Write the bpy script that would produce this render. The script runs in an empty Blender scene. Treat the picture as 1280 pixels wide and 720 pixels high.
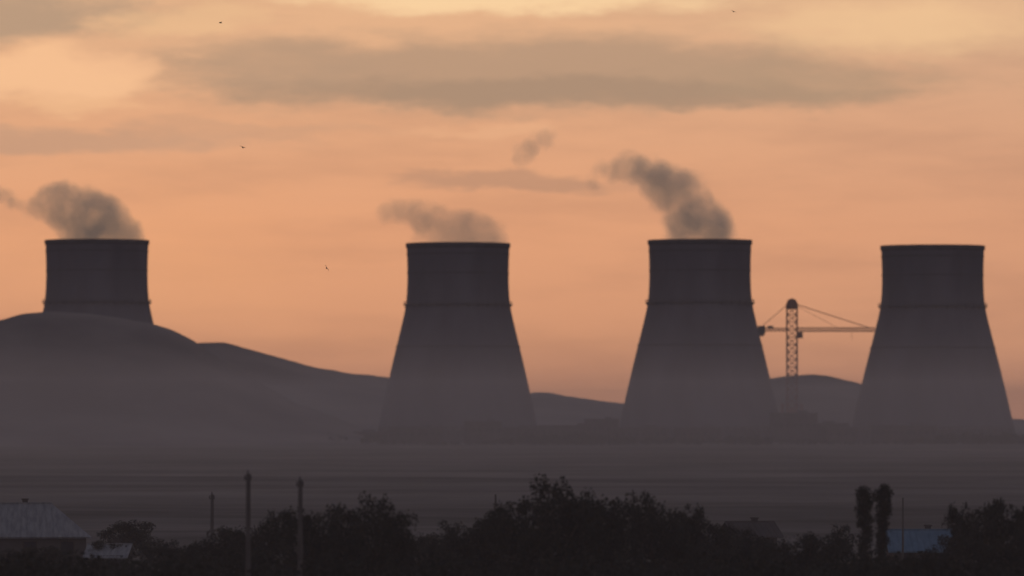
import bpy, math, random
import numpy as np
from mathutils import Vector, Matrix
random.seed(7); rng=np.random.default_rng(7)
sc=bpy.context.scene
HOR=522.0; CAMZ=12.0; S0=0.4/3000.0
def X(px,d): return (px-640)*S0*d
def Z(py,d): return CAMZ+(HOR-py)*S0*d
def lin(c):
    o=[]
    for v in c:
        v=v/255.0
        o.append(v/12.92 if v<=0.04045 else ((v+0.055)/1.055)**2.4)
    return (*o,1.0)
# ---------------------------------------------------------------- helpers
def link(o,parent=None):
    sc.collection.objects.link(o)
    if parent: o.parent=parent
    return o
def mesh_obj(name,verts,faces,mat=None,parent=None,smooth=False,loc=(0,0,0)):
    me=bpy.data.meshes.new(name)
    me.from_pydata([tuple(v) for v in verts],[],[tuple(f) for f in faces])
    me.update()
    if smooth: me.polygons.foreach_set('use_smooth',[True]*len(me.polygons))
    if mat: me.materials.append(mat)
    o=bpy.data.objects.new(name,me); o.location=loc
    return link(o,parent)
def empty(name,loc=(0,0,0)):
    o=bpy.data.objects.new(name,None); o.location=loc; o.empty_display_size=1
    return link(o)
class Geo:
    def __init__(s): s.v=[]; s.f=[]
    def add(s,v,f):
        n=len(s.v); s.v+= [tuple(a) for a in v]; s.f+=[tuple(i+n for i in a) for a in f]
    def box(s,c,sz):
        cx,cy,cz=c; a,b,d=sz[0]/2,sz[1]/2,sz[2]/2
        v=[(cx+i*a,cy+j*b,cz+k*d) for k in(-1,1) for j in(-1,1) for i in(-1,1)]
        s.add(v,[(0,2,3,1),(4,5,7,6),(0,1,5,4),(2,6,7,3),(0,4,6,2),(1,3,7,5)])
    def beam(s,p,q,w,w2=None,n=4):
        p=Vector(p);q=Vector(q); d=(q-p).normalized(); w2=w if w2 is None else w2
        u=d.cross(Vector((0,0,1)))
        if u.length<1e-3: u=Vector((1,0,0))
        u.normalize(); t=d.cross(u)
        v=[]
        for c,r in((p,w/2),(q,w2/2)):
            for k in range(n):
                a=2*math.pi*(k+.5)/n; v.append(c+(u*math.cos(a)+t*math.sin(a))*r*(1.414 if n==4 else 1))
        f=[(k,(k+1)%n,n+(k+1)%n,n+k) for k in range(n)]+[tuple(range(n))[::-1],tuple(range(n,2*n))]
        s.add(v,f)
    def lathe(s,prof,n=96,c=(0,0,0),closed=False):
        v=[];m=len(prof)
        for r,z in prof:
            for k in range(n):
                a=2*math.pi*k/n; v.append((c[0]+r*math.cos(a),c[1]+r*math.sin(a),c[2]+z))
        f=[]
        rngm=range(m) if closed else range(m-1)
        for i in rngm:
            j=(i+1)%m
            for k in range(n):
                f.append((i*n+k,i*n+(k+1)%n,j*n+(k+1)%n,j*n+k))
        s.add(v,f)
    def obj(s,name,mat,parent=None,smooth=False,loc=(0,0,0)):
        return mesh_obj(name,s.v,s.f,mat,parent,smooth,loc)
class NT:
    def __init__(s,nt): s.nt=nt
    def n(s,t,**k):
        nd=s.nt.nodes.new(t)
        for a,b in k.items(): setattr(nd,a,b)
        return nd
    def put(s,sock,v):
        if isinstance(v,bpy.types.NodeSocket): s.nt.links.new(v,sock)
        else: sock.default_value=v
    def m(s,op,a,b=None,c=None,clamp=False):
        nd=s.n('ShaderNodeMath',operation=op); nd.use_clamp=clamp
        s.put(nd.inputs[0],a)
        if b is not None: s.put(nd.inputs[1],b)
        if c is not None: s.put(nd.inputs[2],c)
        return nd.outputs[0]
    def mix(s,f,a,b,blend='MIX'):
        nd=s.n('ShaderNodeMix',data_type='RGBA',blend_type=blend)
        s.put(nd.inputs[0],f); s.put(nd.inputs[6],a); s.put(nd.inputs[7],b)
        return nd.outputs[2]
    def smooth(s,x,a,b,hi=1.0):
        nd=s.n('ShaderNodeMapRange',interpolation_type='SMOOTHSTEP')
        s.put(nd.inputs[0],x); nd.inputs[1].default_value=a; nd.inputs[2].default_value=b; nd.inputs[4].default_value=hi
        return nd.outputs[0]
    def comb(s,x,y,z):
        nd=s.n('ShaderNodeCombineXYZ')
        for i,v in enumerate((x,y,z)): s.put(nd.inputs[i],v)
        return nd.outputs[0]
    def noise(s,vec,scale,detail=4,rough=.55,out=0):
        nd=s.n('ShaderNodeTexNoise'); s.put(nd.inputs['Vector'],vec)
        nd.inputs['Scale'].default_value=scale; nd.inputs['Detail'].default_value=detail
        nd.inputs['Roughness'].default_value=rough
        return nd.outputs[out]
    def ramp(s,x,stops,interp='LINEAR'):
        nd=s.n('ShaderNodeValToRGB'); cr=nd.color_ramp; cr.interpolation=interp
        while len(cr.elements)<len(stops): cr.elements.new(.5)
        for e,(p,c) in zip(cr.elements,stops): e.position=p; e.color=c
        s.put(nd.inputs[0],x); return nd.outputs[0]
def material(name,c1,c2,scale=1,stretch=(1,1,1),rough=.9,detail=4,lo=.35,hi=.65,coord='Object',metal=0,bump=0):
    mt=bpy.data.materials.new(name); mt.use_nodes=True
    h=NT(mt.node_tree); b=mt.node_tree.nodes['Principled BSDF']
    tc=h.n('ShaderNodeTexCoord'); mp=h.n('ShaderNodeMapping'); mp.inputs['Scale'].default_value=stretch
    if coord=='World':
        g=h.n('ShaderNodeNewGeometry'); h.put(mp.inputs[0],g.outputs['Position'])
    else: h.put(mp.inputs[0],tc.outputs[coord])
    nz=h.noise(mp.outputs[0],scale,detail)
    col=h.ramp(nz,[(lo,(*c1,1)),(hi,(*c2,1))])
    h.put(b.inputs['Base Color'],col); b.inputs['Roughness'].default_value=rough; b.inputs['Metallic'].default_value=metal
    b.inputs['Specular IOR Level'].default_value=.2 if rough<.85 else 0.0
    return mt
# ---------------------------------------------------------------- world
w=bpy.data.worlds.new("World"); sc.world=w; w.use_nodes=True
try: w.cycles.sampling_method='MANUAL'; w.cycles.sample_map_resolution=256
except Exception as e: print(e)
nt=w.node_tree; h=NT(nt); bg=nt.nodes['Background']
tc=h.n('ShaderNodeTexCoord'); sp=h.n('ShaderNodeSeparateXYZ'); h.put(sp.inputs[0],tc.outputs['Generated'])
x,y,z=sp.outputs
az=h.m('ARCTAN2',x,y); el=h.m('ARCSINE',z)
U0=h.m('MULTIPLY',az,75.0); V0=h.m('MULTIPLY',el,75.0)
UV0=h.comb(U0,V0,0.0)
def vmul(v,s,off=(0,0,0)):
    nd=h.n('ShaderNodeVectorMath',operation='MULTIPLY_ADD'); h.put(nd.inputs[0],v); nd.inputs[1].default_value=s
    if isinstance(off,bpy.types.NodeSocket): h.put(nd.inputs[2],off)
    else: nd.inputs[2].default_value=off
    return nd.outputs[0]
nz=h.noise(vmul(UV0,(.6,1.6,0)),1.0,5,.6,out='Color')
UV=vmul(nz,(3.0,.7,0),UV0)
UV=vmul(UV,(1,1,0),(-1.5,-.35,0))
def L(r,g,b,k=1): 
    c=lin((r,g,b)); return (c[0]*k,c[1]*k,c[2]*k,1)
col=h.ramp(h.m('DIVIDE',V0,120.0),[(0,L(220,151,118)),(.008,L(232,163,121)),(.02,L(236,168,125)),(.03,L(231,171,131)),(.04,L(231,180,140)),(.07,L(232,188,143)),
   (.12,L(170,145,132)),(.25,L(108,106,118)),(1,L(82,88,106))])
col=h.mix(h.smooth(U0,-2,9),col,h.mix(1.0,col,L(243,247,255),'MULTIPLY'))
st=h.noise(vmul(UV0,(.18,1.1,0),(0,0,3)),1.6,5,.62)
col=h.mix(h.smooth(st,.38,.72,.36),col,h.mix(1.0,col,L(214,215,225),'MULTIPLY'))
fine=h.noise(vmul(UV0,(.5,2.2,0),(0,0,8)),1.5,5,.65)
fn=h.m('MULTIPLY_ADD',fine,.7,1-.35)
def cloud(col,cx,cy,rx,ry,c,k,edge=(0.0,.6)):
    cu,cv=(cx-640)/100,(HOR-cy)/100; a,b=100/rx,100/ry
    v=vmul(UV,(a,b,0),(-cu*a,-cv*b,0)); ln=h.n('ShaderNodeVectorMath',operation='LENGTH'); h.put(ln.inputs[0],v)
    return h.mix(h.smooth(h.m('SUBTRACT',fn,ln.outputs['Value']),*edge,k),col,L(*c))
for a in [(660,92,600,66,(184,151,125),.88,(0,.6)),(720,118,540,27,(167,139,117),.7,(0,.6)),(1010,100,260,42,(180,150,123),.5,(0,.8)),(330,75,190,46,(184,151,125),.6,(0,.7)),
          (-20,16,230,50,(176,149,126),.85,(0,.6)),(60,180,330,24,(197,155,128),.7,(0,.6)),(640,228,200,17,(190,144,117),.7,(0,.6)),(300,165,240,14,(206,158,127),.5,(0,.6)),
          (80,100,170,48,(250,196,150),.9,(0,.6)),(165,85,70,34,(243,189,146),.6,(0,.7)),(110,138,130,14,(246,192,145),.6,(0,.7)),(620,-2,380,26,(254,215,166),.9,(0,.7)),(230,25,140,26,(238,192,146),.6,(0,.7)),
          (600,162,130,14,(238,180,138),.6,(0,.7)),(1130,30,340,54,(243,199,152),.85,(0,.9)),(200,330,340,140,(244,173,124),.6,(0,1))]:
    col=cloud(col,*a)
back=h.smooth(h.m('ABSOLUTE',az),.35,1.3)
dusk=h.ramp(h.m('DIVIDE',V0,120.0),[(0,L(116,104,110)),(.3,L(96,95,110)),(1,L(82,88,106))])
col=h.mix(back,col,dusk)
below=h.smooth(V0,-.3,-3.0)
col=h.mix(below,col,L(94,82,82))
sky=h.n('ShaderNodeTexSky',sky_type='NISHITA'); sky.sun_disc=False; sky.sun_elevation=math.radians(3); sky.sun_rotation=math.radians(-20); sky.dust_density=4
add=h.mix(.003,col,sky.outputs[0],'ADD')
h.put(bg.inputs[0],add); bg.inputs[1].default_value=1.0
sl=bpy.data.lights.new('sun','SUN'); sl.energy=.3; sl.angle=math.radians(3); sl.color=(1,.62,.36)
so=bpy.data.objects.new('sun',sl); so.rotation_euler=(math.radians(-87),0,math.radians(20)); link(so); so.location=(0,0,200)
# ---------------------------------------------------------------- camera
cd=bpy.data.cameras.new('camera'); cam=bpy.data.objects.new('camera',cd); link(cam); sc.camera=cam
cd.sensor_width=36; cd.lens=36*3000/512.0; cd.clip_end=60000; cd.clip_start=1
cam.location=(0,0,CAMZ); cam.rotation_euler=(math.radians(90)+math.atan((HOR-360)*S0),0,0)
cd.dof.use_dof=True; cd.dof.focus_distance=590; cd.dof.aperture_fstop=.56
# ---------------------------------------------------------------- materials
M_conc=material('weathered_concrete',(.125,.118,.135),(.185,.175,.195),scale=.06,stretch=(1,1,.3),detail=6)
M_conc2=material('concrete_trim',(.10,.095,.10),(.14,.13,.14),scale=.2)
M_steel=material('crane_paint',(.30,.12,.08),(.40,.2,.13),scale=.3)
M_hill=material('dry_hillside',(.12,.105,.105),(.25,.215,.195),scale=.012,stretch=(1,1,2.5),detail=7,coord='World')
M_leafA=material('foliage_dark',(.02,.022,.016),(.035,.037,.027),scale=.6,detail=2)
M_leafB=material('foliage_light',(.035,.037,.027),(.055,.055,.042),scale=.6,detail=2)
M_bark=material('bark',(.06,.05,.04),(.11,.09,.07),scale=3,stretch=(1,1,.2))
M_wood=material('pole_wood',(.10,.09,.08),(.16,.14,.125),scale=3,stretch=(1,1,.2))
M_dark=material('stained_wall',(.07,.06,.055),(.11,.095,.09),scale=.3)
M_rgrey=material('roof_sheet_grey',(.22,.22,.22),(.34,.33,.32),scale=.9,stretch=(4,1,1))
M_rblue=material('roof_sheet_blue',(.11,.18,.24),(.15,.23,.30),scale=.9,stretch=(4,1,1))
M_glass=material('window_glass',(.02,.02,.025),(.04,.04,.05),scale=.5,rough=.1)
M_door=material('door_paint',(.07,.055,.045),(.1,.07,.06),scale=2)
M_bird=material('feathers',(.03,.03,.03),(.06,.055,.05),scale=8)
# ---------------------------------------------------------------- ground
gm=bpy.data.materials.new('dry_plain'); gm.use_nodes=True; h=NT(gm.node_tree); b=gm.node_tree.nodes['Principled BSDF']
g=h.n('ShaderNodeNewGeometry')
def mapn(s): 
    mp=h.n('ShaderNodeMapping'); mp.inputs['Scale'].default_value=s; h.put(mp.inputs[0],g.outputs['Position']); return mp.outputs[0]
n1=h.noise(mapn((.0022,.007,1)),1.0,6,.6); n2=h.noise(mapn((.03,.02,1)),1.0,5,.65); n3=h.noise(mapn((.0045,.0035,1)),1.0,3,.6); n4=h.noise(mapn((.0016,.022,1)),1.0,3,.6)
c1=h.ramp(n1,[(.32,(.14,.125,.11,1)),(.5,(.21,.185,.165,1)),(.68,(.30,.26,.225,1))])
c2=h.ramp(n2,[(.35,(.62,.62,.6,1)),(.6,(1,1,1,1))])
c4=h.ramp(n4,[(.38,(.68,.68,.66,1)),(.47,(1,1,1,1)),(.62,(1,1,1,1)),(.7,(1.12,1.1,1.06,1))])
cc=h.mix(1.0,h.mix(1.0,c1,c2,'MULTIPLY'),c4,'MULTIPLY'); cc=h.mix(h.smooth(n3,.45,.62,.35),cc,(.12,.11,.09,1))
h.put(b.inputs['Base Color'],cc); b.inputs['Roughness'].default_value=1; b.inputs['Specular IOR Level'].default_value=.0
G=16000
xs=np.concatenate([np.linspace(-G,-800,10),np.linspace(-700,700,57),np.linspace(800,G,10)])
ys=np.concatenate([np.linspace(-3000,150,5),np.linspace(200,3400,129),np.linspace(3600,G,12)])
vx=[];fx=[]
for j,yy in enumerate(ys):
    for i,xx in enumerate(xs):
        zz=.35*math.sin(xx*.021+yy*.013)+.3*math.sin(xx*.007-yy*.031+1.3) if 200<yy<3300 and abs(xx)<750 else 0
        vx.append((xx,yy,zz-.4))
nx=len(xs)
for j in range(len(ys)-1):
    for i in range(nx-1): fx.append((j*nx+i,j*nx+i+1,(j+1)*nx+i+1,(j+1)*nx+i))
mesh_obj('ground',vx,fx,gm,smooth=True)
# ---------------------------------------------------------------- hills
def fbm(x,y,s):
    v=0;a=1
    for k in range(5):
        v+=a*math.sin(x*s+k*1.7+1.3*math.sin(y*s*.8+k))*math.cos(y*s*1.1+k*2.3+math.sin(x*s*.6)); a*=.5; s*=2.1
    return v
def hill(name,ridge,y0,wf,wb,x0,x1,nxx,rough):
    rx=[X(p,y0) for p,_ in ridge]; rz=[Z(q,y0) for _,q in ridge]
    xs=np.linspace(x0,x1,nxx); ys=np.linspace(y0-3.2*wf,y0+3.2*wb,70)
    R=np.interp(xs,rx,rz)
    k=np.array([1,2,1])/4; R[1:-1]=np.convolve(R,k,'valid')
    v=[];f=[]
    for j,yy in enumerate(ys):
        t=(yy-y0)/(wf if yy<y0 else wb); e=math.exp(-t*t/2)
        e=(e-.006)/.994
        for i,xx in enumerate(xs):
            H=max(R[i],0)
            n=fbm(xx,yy,.018)*rough*min(1,H/30)*(1-math.exp(-t*t*3))*e + fbm(xx,yy,.09)*.45*min(1,H/20)
            v.append((xx,yy,H*e+n-.8))
    for j in range(len(ys)-1):
        for i in range(nxx-1): f.append((j*nxx+i,j*nxx+i+1,(j+1)*nxx+i+1,(j+1)*nxx+i))
    return mesh_obj(name,v,f,M_hill,smooth=True)
ridA=[(-1500,520),(-900,500),(-500,450),(-250,425),(-60,410),(0,399),(30,391),(60,388),(120,391),(160,397),(190,403),(215,411),(240,423),(262,438),(290,456),(330,480),(370,502),(420,520),(455,535),(480,545)]
hill('hill',ridA,2900,95,90,X(-1500,2900),X(480,2900),400,2.5)
ridB=[(-1200,520),(-500,470),(0,430),(200,424),(235,428),(255,427),(275,426),(292,430),(320,437),(350,446),(375,453),(400,459),(425,463),(450,466),(490,471),(540,478),(600,486),(655,492),(668,489),(685,489),(700,492),(725,496),(745,499),(780,503),(840,500),(900,486),(940,477),(965,472),(985,468),(1010,467),(1035,469),(1060,474),(1085,481),(1130,497),(1180,511),(1240,520),(1280,523),(1700,524),(2500,524)]
hill('hill',ridB,3600,170,260,X(-1200,3600),X(2500,3600),520,2.0)
# ---------------------------------------------------------------- cooling towers
PR=[(0,64.3),(10,63.9),(25,63.4),(42,63.1),(60,63.7),(77,65.0),(95,69),(120,75.2),(145,81.5),(170,87.5),(195,93.3),(225,100),(232,101.4)]
def tower(cx,top,d,fl=1.0):
    s=S0*d; ztop=Z(top,d); p=empty('cooling_tower',(X(cx,d),d,0))
    zz=np.linspace(0,232,48); rr=np.interp(zz,[a for a,_ in PR],[b if a<80 else 65.0+(b-65.0)*fl for a,b in PR])
    rr[1:-1]=(rr[:-2]+2*rr[1:-1]+rr[2:])/4; rr[1:-1]=(rr[:-2]+2*rr[1:-1]+rr[2:])/4
    hz=(ztop-6.5)/(232*s)
    prof=[(r*s,ztop-o*s*hz) for o,r in zip(zz,rr)]
    inner=[(r-.7,z) for r,z in prof][::-1]
    g=Geo(); g.lathe(prof+inner,n=128,closed=True); g.obj('shell',M_conc,p,True)
    r0=prof[0][0]; g=Geo(); g.lathe([(r0-.9,ztop+.3),(r0+.45,ztop+.3),(r0+.45,ztop-1.5),(r0+.05,ztop-2.2),(r0-.9,ztop-.4)],n=128,closed=True); g.obj('rim',M_conc2,p)
    zr=ztop-77*s*hz; rg=np.interp(zr,[q[1] for q in prof][::-1],[q[0] for q in prof][::-1]); g=Geo()
    g.lathe([(rg-.3,zr),(rg+1.1,zr),(rg+1.1,zr+.6),(rg-.3,zr+.6)],n=96,closed=True)
    g.lathe([(rg+.95,zr+1.5),(rg+1.1,zr+1.5),(rg+1.1,zr+1.7),(rg+.95,zr+1.7)],n=96,closed=True)
    for i in range(32):
        a=2*math.pi*i/32; c,sn=math.cos(a),math.sin(a)
        g.beam(((rg+1)*c,(rg+1)*sn,zr+.4),((rg+1)*c,(rg+1)*sn,zr+1.7),.15)
        g.beam(((rg+1)*c,(rg+1)*sn,zr+.1),((rg+.05)*c,(rg+.05)*sn,zr-1.4),.25)
    g.obj('gallery',M_conc2,p)
    # stiffening rings
    g=Geo()
    for oo in (14,38,130):
        zq=ztop-oo*s*hz; rq=np.interp(zq,[q[1] for q in prof][::-1],[q[0] for q in prof][::-1])
        g.lathe([(rq-.3,zq),(rq+.22,zq),(rq+.22,zq+.7),(rq-.3,zq+.7)],n=96,closed=True)
    g.obj('stiffening_rings',M_conc2,p)
    rb,zb=prof[-1]; g=Geo(); n=56
    for i in range(n):
        a=2*math.pi*i/n
        for dd in(-.5,.5):
            a2=a+dd*2*math.pi/n
            g.beam(((rb+1.6)*math.cos(a),(rb+1.6)*math.sin(a),-1),((rb-.35)*math.cos(a2),(rb-.35)*math.sin(a2),zb+.4),.8,n=6)
    g.obj('columns',M_conc2,p)
    g=Geo(); g.lathe([(rb+3,-1),(rb+3,1.6),(rb+2.5,1.6),(rb+2.5,-1)],n=96,closed=True); g.obj('basin_wall',M_conc2,p)
    g=Geo(); g.lathe([(0.01,6.0),(rb-2,6.0),(rb-2,-1),(rb-2.5,-1),(rb-2.5,5.6),(.01,5.6)],n=64); g.obj('dark_inner_wall',M_conc2,p)  # plain cylinder added so the interior behind the columns reads as dark
    return p
tower(121,301,3150); tower(572.5,305,3000,.95); tower(875,301,3000); tower(1166,308,3000)
# ---------------------------------------------------------------- tower crane
d=3060; s=S0*d; cp=empty('tower_crane',(X(990,d),d,0))
def zc(py): return Z(py,d)
g=Geo(); hw=6.3*s; zt=zc(384); zb=-.5
def lattice(g,z0,z1,hw,step,w,wd):
    n=max(1,round((z1-z0)/step)); zs=np.linspace(z0,z1,n+1)
    C=[(-hw,-hw),(hw,-hw),(hw,hw),(-hw,hw)]
    for c in C: g.beam((*c,z0),(*c,z1),w)
    for i in range(n):
        for k in range(4):
            a=C[k];b_=C[(k+1)%4]
            g.beam((*a,zs[i]),(*b_,zs[i]),wd); 
            if i%2: g.beam((*a,zs[i]),(*b_,zs[i+1]),wd)
            else: g.beam((*b_,zs[i]),(*a,zs[i+1]),wd)
lattice(g,zb,zt,hw,hw*1.5,.6,.4)
g.obj('mast',M_steel,cp)
g=Geo(); lattice(g,zb,zc(505),hw*1.9,hw*2.6,.7,.45)
g.obj('base_frame',M_steel,cp)
g=Geo(); g.lathe([(hw*1.2,zt-1),(hw*1.25,zt+.4),(hw*1.1,zt+2.2),(hw*.75,zt+3.8),(.05,zt+4.6)],n=16); g.lathe([(.05,zt-1),(hw*1.2,zt-1)],n=16); g.obj('head_cap',M_steel,cp)
zj=zc(412)
g=Geo(); L1=(1094-990)*s
def truss(g,x0,x1,zt_,zb_,hy,n,w):
    xs=np.linspace(x0,x1,n+1)
    for yy in(-hy,hy): g.beam((x0,yy,zb_),(x1,yy,zb_),w)
    g.beam((x0,0,zt_),(x1,0,zt_),w)
    for i in range(n):
        xm=(xs[i]+xs[i+1])/2
        for yy in(-hy,hy):
            g.beam((xs[i],yy,zb_),(xm,0,zt_),w*.6); g.beam((xm,0,zt_),(xs[i+1],yy,zb_),w*.6)
        g.beam((xs[i],-hy,zb_),(xs[i],hy,zb_),w*.6)
truss(g,hw,L1,zj+.9,zj-.9,1.2,22,.42); g.obj('jib',M_steel,cp)
g=Geo(); truss(g,-(990-946)*s,-hw,zj+.7,zj-.7,1.2,8,.42); g.obj('counter_jib',M_steel,cp)
g=Geo(); g.box((-(990-952)*s,0,zj-.2),(3.6,3.4,4.2)); g.box((-(990-952)*s,0,zj-2.8),(2.4,3.0,1.2)); g.box((-(990-963)*s,0,zj+1.2),(3,2,1.4)); g.obj('counterweight',M_conc2,cp)
g=Geo(); g.beam((hw*.8,0,zt+1.5),(L1*.93,0,zj+.9),.4); g.beam((hw*.8,0,zt+.8),(L1*.55,0,zj+.9),.16)
g.beam((-hw*.8,0,zt+1.5),(-(990-952)*s,0,zj+1.5),.3); g.beam((L1*.72,0,zj-1),(L1*.72,0,zj-5),.16)
g.obj('tie_cables',M_steel,cp)
g=Geo(); g.box((hw+1.6,-1.6,zj-3),(2.4,2.4,2.8)); g.box((hw+1.6,-1.6,zj-1.45),(2.7,2.7,.25)); g.obj('operator_cab',M_steel,cp)
# ---------------------------------------------------------------- steam
def plume(name,blobs,d,dens,nscale=.06,thr=.42,k=2.9,seed=0.0,gain=.8):
    s=S0*d; cx=X(blobs[0][0],d); cz=Z(blobs[0][1],d)
    B=[]
    for q in blobs:
        px,py,r=q[:3]; B.append(((px-blobs[0][0])*s,0,(blobs[0][1]-py)*s,r*s,q[3] if len(q)>3 else 1.0))
    import bmesh
    bm=bmesh.new()
    for bx,by,bz,r,_ in B:
        bmesh.ops.create_icosphere(bm,subdivisions=1,radius=r*1.08,matrix=Matrix.Translation((bx,by,bz)))
    res=bmesh.ops.convex_hull(bm,input=bm.verts)
    bmesh.ops.delete(bm,geom=[e for e in res['geom_interior'] if isinstance(e,bmesh.types.BMVert)],context='VERTS')
    hs=set(e for e in res['geom'] if isinstance(e,bmesh.types.BMFace) and e.is_valid)
    loose=[f for f in bm.faces if f not in hs]
    if loose: bmesh.ops.delete(bm,geom=loose,context='FACES')
    bmesh.ops.recalc_face_normals(bm,faces=bm.faces)
    me=bpy.data.meshes.new(name); bm.to_mesh(me); bm.free()
    o=bpy.data.objects.new(name,me); o.location=(cx,d,cz); link(o)
    mt=bpy.data.materials.new('steam'); mt.use_nodes=True; t=mt.node_tree; t.nodes.clear(); h=NT(t)
    try: mt.cycles.volume_step_rate=2.2
    except Exception as e: print(e)
    out=h.n('ShaderNodeOutputMaterial'); tcn=h.n('ShaderNodeTexCoord'); P=tcn.outputs['Object']
    mp=h.n('ShaderNodeVectorMath',operation='ADD'); h.put(mp.inputs[0],P); mp.inputs[1].default_value=(seed*137,seed*31,seed*53)
    nz=h.noise(mp.outputs[0],nscale,5,.68)
    tot=None
    for bx,by,bz,r,a in B:
        vd=h.n('ShaderNodeVectorMath',operation='DISTANCE'); h.put(vd.inputs[0],P); vd.inputs[1].default_value=(bx,by,bz)
        q=h.m('DIVIDE',vd.outputs['Value'],r); q=h.m('SUBTRACT',1.0,h.m('MULTIPLY',q,q),clamp=True)
        tot=h.m('MULTIPLY',q,a) if tot is None else h.m('MULTIPLY_ADD',q,a,tot)
    tot=h.m('MINIMUM',tot,1.0)
    dn=h.m('ADD',h.m('SUBTRACT',tot,thr),h.m('MULTIPLY',h.m('SUBTRACT',nz,.5),k))
    dn=h.m('MULTIPLY',dn,gain,clamp=True)
    dn=h.m('MULTIPLY',dn,h.smooth(tot,.0,.4,dens))
    pv=h.n('ShaderNodeVolumeScatter'); pv.inputs['Color'].default_value=(.97,.97,1,1); pv.inputs['Anisotropy'].default_value=-.15
    h.put(pv.inputs['Density'],dn)
    ab=h.n('ShaderNodeVolumeAbsorption'); ab.inputs['Color'].default_value=(.3,.72,1,1); h.put(ab.inputs['Density'],h.m('MULTIPLY',dn,.42))  # bluish skylight on the steam is put into this absorption tint
    ad=h.n('ShaderNodeAddShader'); t.links.new(pv.outputs[0],ad.inputs[0]); t.links.new(ab.outputs[0],ad.inputs[1])
    t.links.new(ad.outputs[0],out.inputs['Volume'])
    me.materials.append(mt); return o
plume('steam_plume',[(125,294,60),(158,297,30),(100,281,48),(130,278,40),(94,258,44),(72,256,36),(58,256,28),(38,262,20,.8),(12,250,20,.7),(-8,240,20,.7)],3150,.08,seed=1.0)
plume('steam_plume',[(572,300,44,.8),(612,297,34),(540,297,34,.8),(590,288,34),(560,279,30),(535,271,28),(510,265,26),(488,263,24),(478,270,18,.8)],3000,.06,seed=5.0)
plume('steam_plume',[(868,296,50),(893,293,36),(878,270,42),(852,256,42),(864,240,34),(833,234,38),(810,220,34),(788,208,28),(768,216,22,.8)],3000,.085,seed=2.0)
plume('steam_puff',[(656,192,22,.9),(672,178,23,.8),(688,170,18,.8),(648,202,14,.7)],3000,.055,nscale=.12,seed=3.0)
plume('steam_puff',[(746,222,19,.8),(752,208,16,.8),(738,235,13,.7)],3000,.045,nscale=.12,seed=4.0)
# ---------------------------------------------------------------- haze layer
hm=bpy.data.materials.new('ground_haze'); hm.use_nodes=True; t=hm.node_tree; t.nodes.clear(); h=NT(t)
out=h.n('ShaderNodeOutputMaterial'); vs=h.n('ShaderNodeVolumeScatter'); vs.inputs['Color'].default_value=(.96,.96,1,1); vs.inputs['Density'].default_value=2.6e-4; vs.inputs['Anisotropy'].default_value=.15
t.links.new(vs.outputs[0],out.inputs['Volume'])
g=Geo(); g.box((0,1900,12),(9000,4400,36)); hz=g.obj('haze',hm)
# ---------------------------------------------------------------- vegetation
def leafcloud(clumps,nper,size,r):
    V=[];mi=[]
    for c in clumps:
        n=int(nper*(c[3]**2)); 
        p=r.normal(size=(n,3)); p/=np.linalg.norm(p,axis=1)[:,None]; p*= (r.random((n,1))**.45)*c[3]; p[:,2]*=.8
        p+=np.array(c[:3])
        a=r.normal(size=(n,3)); a/=np.linalg.norm(a,axis=1)[:,None]
        b=np.cross(a,r.normal(size=(n,3))); b/=np.linalg.norm(b,axis=1)[:,None]
        sz=size*(.6+.8*r.random((n,1)))
        V.append(np.stack([p-a*sz,p-b*sz*.55,p+a*sz,p+b*sz*.55],1).reshape(-1,3))
        mi+= [1 if r.random()<.4 else 0]*n
    V=np.concatenate(V); F=np.arange(len(V)).reshape(-1,4)
    return V,F,mi
def make_leaf_mesh(name,V,F,mi):
    me=bpy.data.meshes.new(name); me.from_pydata(V.tolist(),[],F.tolist()); me.materials.append(M_leafA); me.materials.append(M_leafB)
    me.polygons.foreach_set('material_index',mi); me.update(); return me
def tree_variant(seed,hgt=9.0,rad=3.2):
    r=np.random.default_rng(seed); g=Geo(); cl=[]
    g.beam((0,0,-.5),(.1,.05,hgt*.35),.42,.3,8); g.beam((.1,.05,hgt*.35),(-.1,0,hgt*.75),.3,.1,8)
    for i in range(22):
        a=i*2.4+r.random(); z0=hgt*(.28+.4*r.random()); rr=rad*(.5+.55*r.random()); z1=hgt*(.42+.53*r.random()); 
        rr*=math.sqrt(max(.15,1-((z1/hgt-.52)/.5)**2))
        e=(rr*math.cos(a),rr*math.sin(a),z1); m=(e[0]*.5,e[1]*.5,(z0+z1)/2+.2)
        g.beam((0,0,z0),m,.16,.1,6); g.beam(m,e,.1,.04,6)
        for k in range(4):
            q=(e[0]+r.normal()*.6,e[1]+r.normal()*.6,e[2]+r.normal()*.42)
            g.beam(e,q,.04,.02,4); cl.append((*q,.5+.6*r.random()))
    for k in range(14): cl.append((r.normal()*rad*.25,r.normal()*rad*.25,hgt*(.5+.38*r.random()),.9+.5*r.random()))
    cl.append((r.normal()*.5,r.normal()*.5,hgt-.7,.7))
    V,F,mi=leafcloud(cl,85,.145,r)
    bm=bpy.data.meshes.new('trunk'); bm.from_pydata(g.v,[],g.f); bm.materials.append(M_bark); bm.update()
    return bm,make_leaf_mesh('crown',V,F,mi)
variants=[tree_variant(i+20) for i in range(6)]
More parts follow.
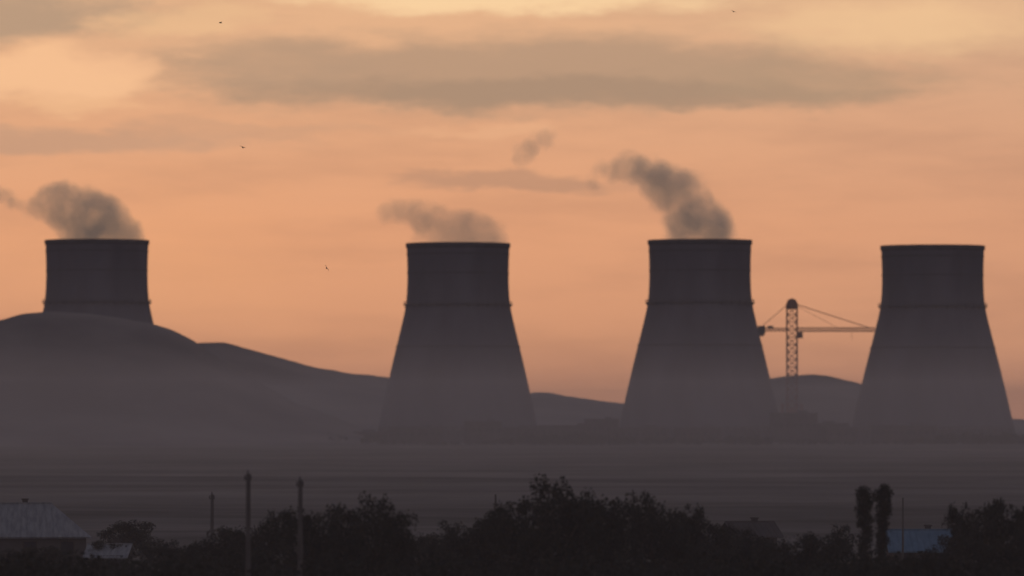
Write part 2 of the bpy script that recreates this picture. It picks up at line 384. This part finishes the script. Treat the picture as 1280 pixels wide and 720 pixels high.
def poplar_variant(seed,hgt=9.,rad=.62):
    r=np.random.default_rng(seed); g=Geo(); cl=[]
    g.beam((0,0,-.5),(0,0,hgt*.9),.26,.05,8)
    z=hgt*.35
    while z<hgt-.4:
        for k in range(4):
            a=r.random()*6.28; rr=rad*.55*(1 if z<hgt*.92 else .6)*(.75 if z<hgt*.68 else 1); e=(rr*math.cos(a),rr*math.sin(a),z+.3); g.beam((0,0,z-.4),e,.06,.02,4); cl.append((*e,(.32 if z<hgt*.68 else .4)+.18*r.random()))
        z+=.27
    V,F,mi=leafcloud(cl,280,.09,r)
    bm=bpy.data.meshes.new('trunk'); bm.from_pydata(g.v,[],g.f); bm.materials.append(M_bark); bm.update()
    return bm,make_leaf_mesh('crown',V,F,mi)
pops=[poplar_variant(51),poplar_variant(52)]
def place_tree(var,name,px,top,hw,d,hgt0=9.0,rad0=3.3):
    zt=Z(top,d); p=empty(name,(X(px,d),d,0)); sx=hw*S0*d/rad0; sz=zt/hgt0
    p.scale=(sx,sx,sz); p.rotation_euler=(0,0,random.random()*6.28)
    for nm,me in(('trunk',var[0]),('crown',var[1])):
        o=bpy.data.objects.new(nm,me); link(o,p)
T=[(165,652,36,480),(128,676,22,470),(205,678,28,430),(245,674,30,400),(290,660,36,390),(335,644,40,370),(385,640,40,350),(430,632,40,345),(472,626,38,340),(500,652,24,350),
   (535,668,26,400),(570,656,34,390),(608,644,36,370),(648,622,42,350),(700,606,54,340),(738,614,40,345),(778,626,36,360),(818,622,38,350),(852,636,34,370),(890,652,34,390),(925,664,32,400),
   (965,674,34,390),(1005,668,34,370),(1045,660,28,400),(1212,634,32,370),(1252,626,38,350),(1290,640,36,360),(1150,686,34,330),(60,684,38,420),(15,688,38,410),(1190,668,22,400),(-30,688,38,415)]
for i,(px,tp,hw_,dd) in enumerate(T): place_tree(variants[i%6],'deciduous_tree',px,tp,hw_,dd)
place_tree(pops[0],'poplar_tree',1081,611,12.5,350,9.,.75); place_tree(pops[1],'poplar_tree',1103,608,12,352,9.,.75)
cl=[]; r=np.random.default_rng(5)
for i in range(480):
    dd=300+r.random()*130; px=-40+1360*r.random(); top=688+r.random()*24
    z1=Z(top,dd); cl.append((X(px,dd),dd,max(.6,z1-1.0),.9+.5*r.random()))
    cl.append((X(px,dd),dd,max(.6,z1-2.4),1.1+.5*r.random()))
V,F,mi=leafcloud(cl,50,.17,r)
o=bpy.data.objects.new('shrub_thicket',make_leaf_mesh('shrub_thicket',V,F,mi)); link(o)
def far_row(y0,x0,x1,hmax,n,seed,sp=14):
    r=np.random.default_rng(seed); cl=[]
    for i in range(n):
        xx=x0+(x1-x0)*r.random(); hh=hmax*(.4+.6*r.random())*(.6+.5*math.sin(xx*.05)*math.sin(xx*.013+2)); 
        cl.append((xx,y0+r.normal()*sp,hh*.4-.3,max(.8,hh*.6)))
    V,F,mi=leafcloud(cl,9,.6,r)
    o=bpy.data.objects.new('distant_tree_row',make_leaf_mesh('distant_tree_row',V,F,mi)); link(o)
far_row(2780,-420,420,7,1100,1,22)
# ---------------------------------------------------------------- low plant buildings
def shed(px,d,wm,dm,hm_,mat=M_dark):
    p=empty('plant_building',(X(px,d),d,0)); g=Geo(); g.box((0,0,hm_/2-.4),(wm,dm,hm_+.8)); g.obj('walls',mat,p)
    g=Geo(); g.box((0,0,hm_+.2),(wm+.8,dm+.8,.4)); g.box((wm*.2,0,hm_+.9),(wm*.2,dm*.4,1.0)); g.obj('roof',M_conc2,p)
    g=Geo(); n=int(wm/3)
    for i in range(n): g.box((-wm/2+(i+.5)*wm/n,-dm/2-.03,hm_*.6),(1.6,.1,1.3))
    g.obj('windows',M_glass,p); g=Geo(); g.box((wm*.38,-dm/2-.04,1.3),(1.6,.12,2.6)); g.obj('door',M_door,p)
for a in [(604,2860,18,12,10),(640,2875,34,12,7),(712,2870,34,14,8),(752,2865,16,14,11),(800,2850,26,12,7),(992,2870,22,14,14),(1020,2880,30,12,9),(1052,2865,14,10,7),(872,2855,22,12,7),(1130,2860,30,12,8),(520,2860,26,12,7),(445,2830,30,12,5)]: shed(*a)
# ---------------------------------------------------------------- village houses
def house(px,ridge,eave,d,wm,dm,roofmat,rot=0,hip=0.0):
    zr=Z(ridge,d); ze=Z(eave,d); p=empty('village_house',(X(px,d),d,0)); p.rotation_euler=(0,0,rot)
    g=Geo(); g.box((0,0,ze/2-.25),(wm,dm,ze+.5)); 
    if hip==0:
        for sx in(-1,1):
            xx=sx*(wm/2-.01); g.add([(xx,-dm/2,ze),(xx,dm/2,ze),(xx,0,zr-.12)],[(0,1,2)])
    g.obj('walls',M_dark,p)
    g=Geo(); W=wm/2+.45; D=dm/2+.45; h_=W-hip
    top=[(-h_,0,zr),(h_,0,zr)]; b4=[(-W,-D,ze-.12),(W,-D,ze-.12),(W,D,ze-.12),(-W,D,ze-.12)]
    v=b4+top; f=[(0,1,5,4),(2,3,4,5),(1,2,5),(3,0,4)]
    if hip==0: f=f[:2]
    v2=[(a,b_,c+.1) for a,b_,c in v]
    g.add(v2,f); g.add(v,[q[::-1] for q in f]); 
    k=int(2*h_/.5)
    for i in range(k+1):
        xx=-h_+2*h_*i/k
        for sy in(-1,1): g.beam((xx,sy*D,ze+.0),(xx,0,zr+.12),.06)
    g.beam((-h_,0,zr+.12),(h_,0,zr+.12),.16)
    g.obj('roof',roofmat,p)
    g=Geo(); gf=Geo(); n=max(2,int(wm/2.8))
    for i in range(n):
        xx=-wm/2+(i+.5)*wm/n
        g.box((xx,-dm/2-.03,ze*.55),(1.0,.06,1.1)); 
        for q in(-.55,.55): gf.box((xx+q,-dm/2-.05,ze*.55),(.1,.1,1.3))
        for q in(-.6,.6): gf.box((xx,-dm/2-.06,ze*.55+q),(1.0,.12,.1))
    g.obj('windows',M_glass,p); gf.obj('window_frames',M_door,p)
    g=Geo(); g.box((wm/2+.03,0,1.0),(.08,1,2.0)); g.obj('door',M_door,p)
    g=Geo(); g.box((wm*.18,dm*.15,zr-.1),(.45,.45,1.0)); g.box((wm*.18,dm*.15,zr+.45),(.6,.6,.12)); g.obj('chimney',M_dark,p)
house(-10,631,670,500,15.5,7,M_rgrey,.1,3.2)
house(138,682,696,470,2.6,4,M_rgrey,-.1)
house(1148,664,688,480,4.6,5,M_rblue,.05)
house(937,654,670,520,3.6,4,M_dark,.3)
# ---------------------------------------------------------------- utility poles
def pole(px,top,d,w,arm=True):
    z1=Z(top,d); p=empty('utility_pole',(X(px,d),d,0)); g=Geo(); g.beam((0,0,-.5),(.03,0,z1),w*1.25,w*.9,10); g.obj('post',M_wood,p)
    if arm:
        g=Geo(); g.beam((-.2,0,z1-.3),(.2,0,z1-.3),.09); g.obj('crossarm',M_wood,p)
        g=Geo()
        for xx,zz in((-.16,z1-.26),(.16,z1-.26),(0,z1)): g.lathe([(.02,0),(.045,.04),(.03,.1),(.05,.14),(.01,.2)],n=8,c=(xx,0,zz))
        g.obj('insulators',M_conc2,p)
pole(310,592,330,.26); pole(375,600,330,.26); pole(265,618,430,.24); pole(619,618,420,.14,False); pole(1128,622,470,.14,False)
# ---------------------------------------------------------------- birds
def bird(px,py,d,span,rot):
    p=empty('bird',(X(px,d),d,Z(py,d))); p.rotation_euler=rot; g=Geo()
    n=10; L_=span*.5; v=[];f=[]
    prof=[(0,.004),(.1,.05),(.3,.09),(.6,.07),(.85,.03),(1,.012)]
    for t_,r_ in prof:
        for k in range(n): a=2*math.pi*k/n; v.append((r_*span*math.cos(a),L_*(t_-.5),r_*span*math.sin(a)))
    for i in range(len(prof)-1):
        for k in range(n): f.append((i*n+k,i*n+(k+1)%n,(i+1)*n+(k+1)%n,(i+1)*n+k))
    v=[(a,-b_,c) for a,b_,c in v]
    g.add(v,f); g.add([(-.02*span,-L_*.4,0),(.02*span,-L_*.4,0),(.08*span,-L_*.75,0),(-.08*span,-L_*.75,0)],[(0,1,2,3)]); g.obj('body',M_bird,p,True)
    g=Geo()
    for s_ in(-1,1):
        a=[(s_*.04,-.12,.02),(s_*.26,-.16,.14),(s_*.5,-.02,.06),(s_*.26,.02,.13),(s_*.04,.1,.02)]
        a=[tuple(c*span for c in q) for q in a]; b_=[(q[0],q[1],q[2]-.015*span) for q in a]
        g.add(a+b_,[(0,1,3,4),(1,2,3),(9,8,6,5),(8,7,6)]+[(i,(i+1)%5,5+(i+1)%5,5+i) for i in range(5)])
    g.obj('wings',M_bird,p)
bird(303,184,560,.7,(0.5,0.3,.5)); bird(408,335,560,.7,(.6,1.0,.4)); bird(275,28,600,.6,(.4,-.3,1)); bird(917,14,600,.6,(.4,.4,.2))
sc.view_settings.view_transform='Standard'; sc.view_settings.look='None'; sc.view_settings.exposure=0
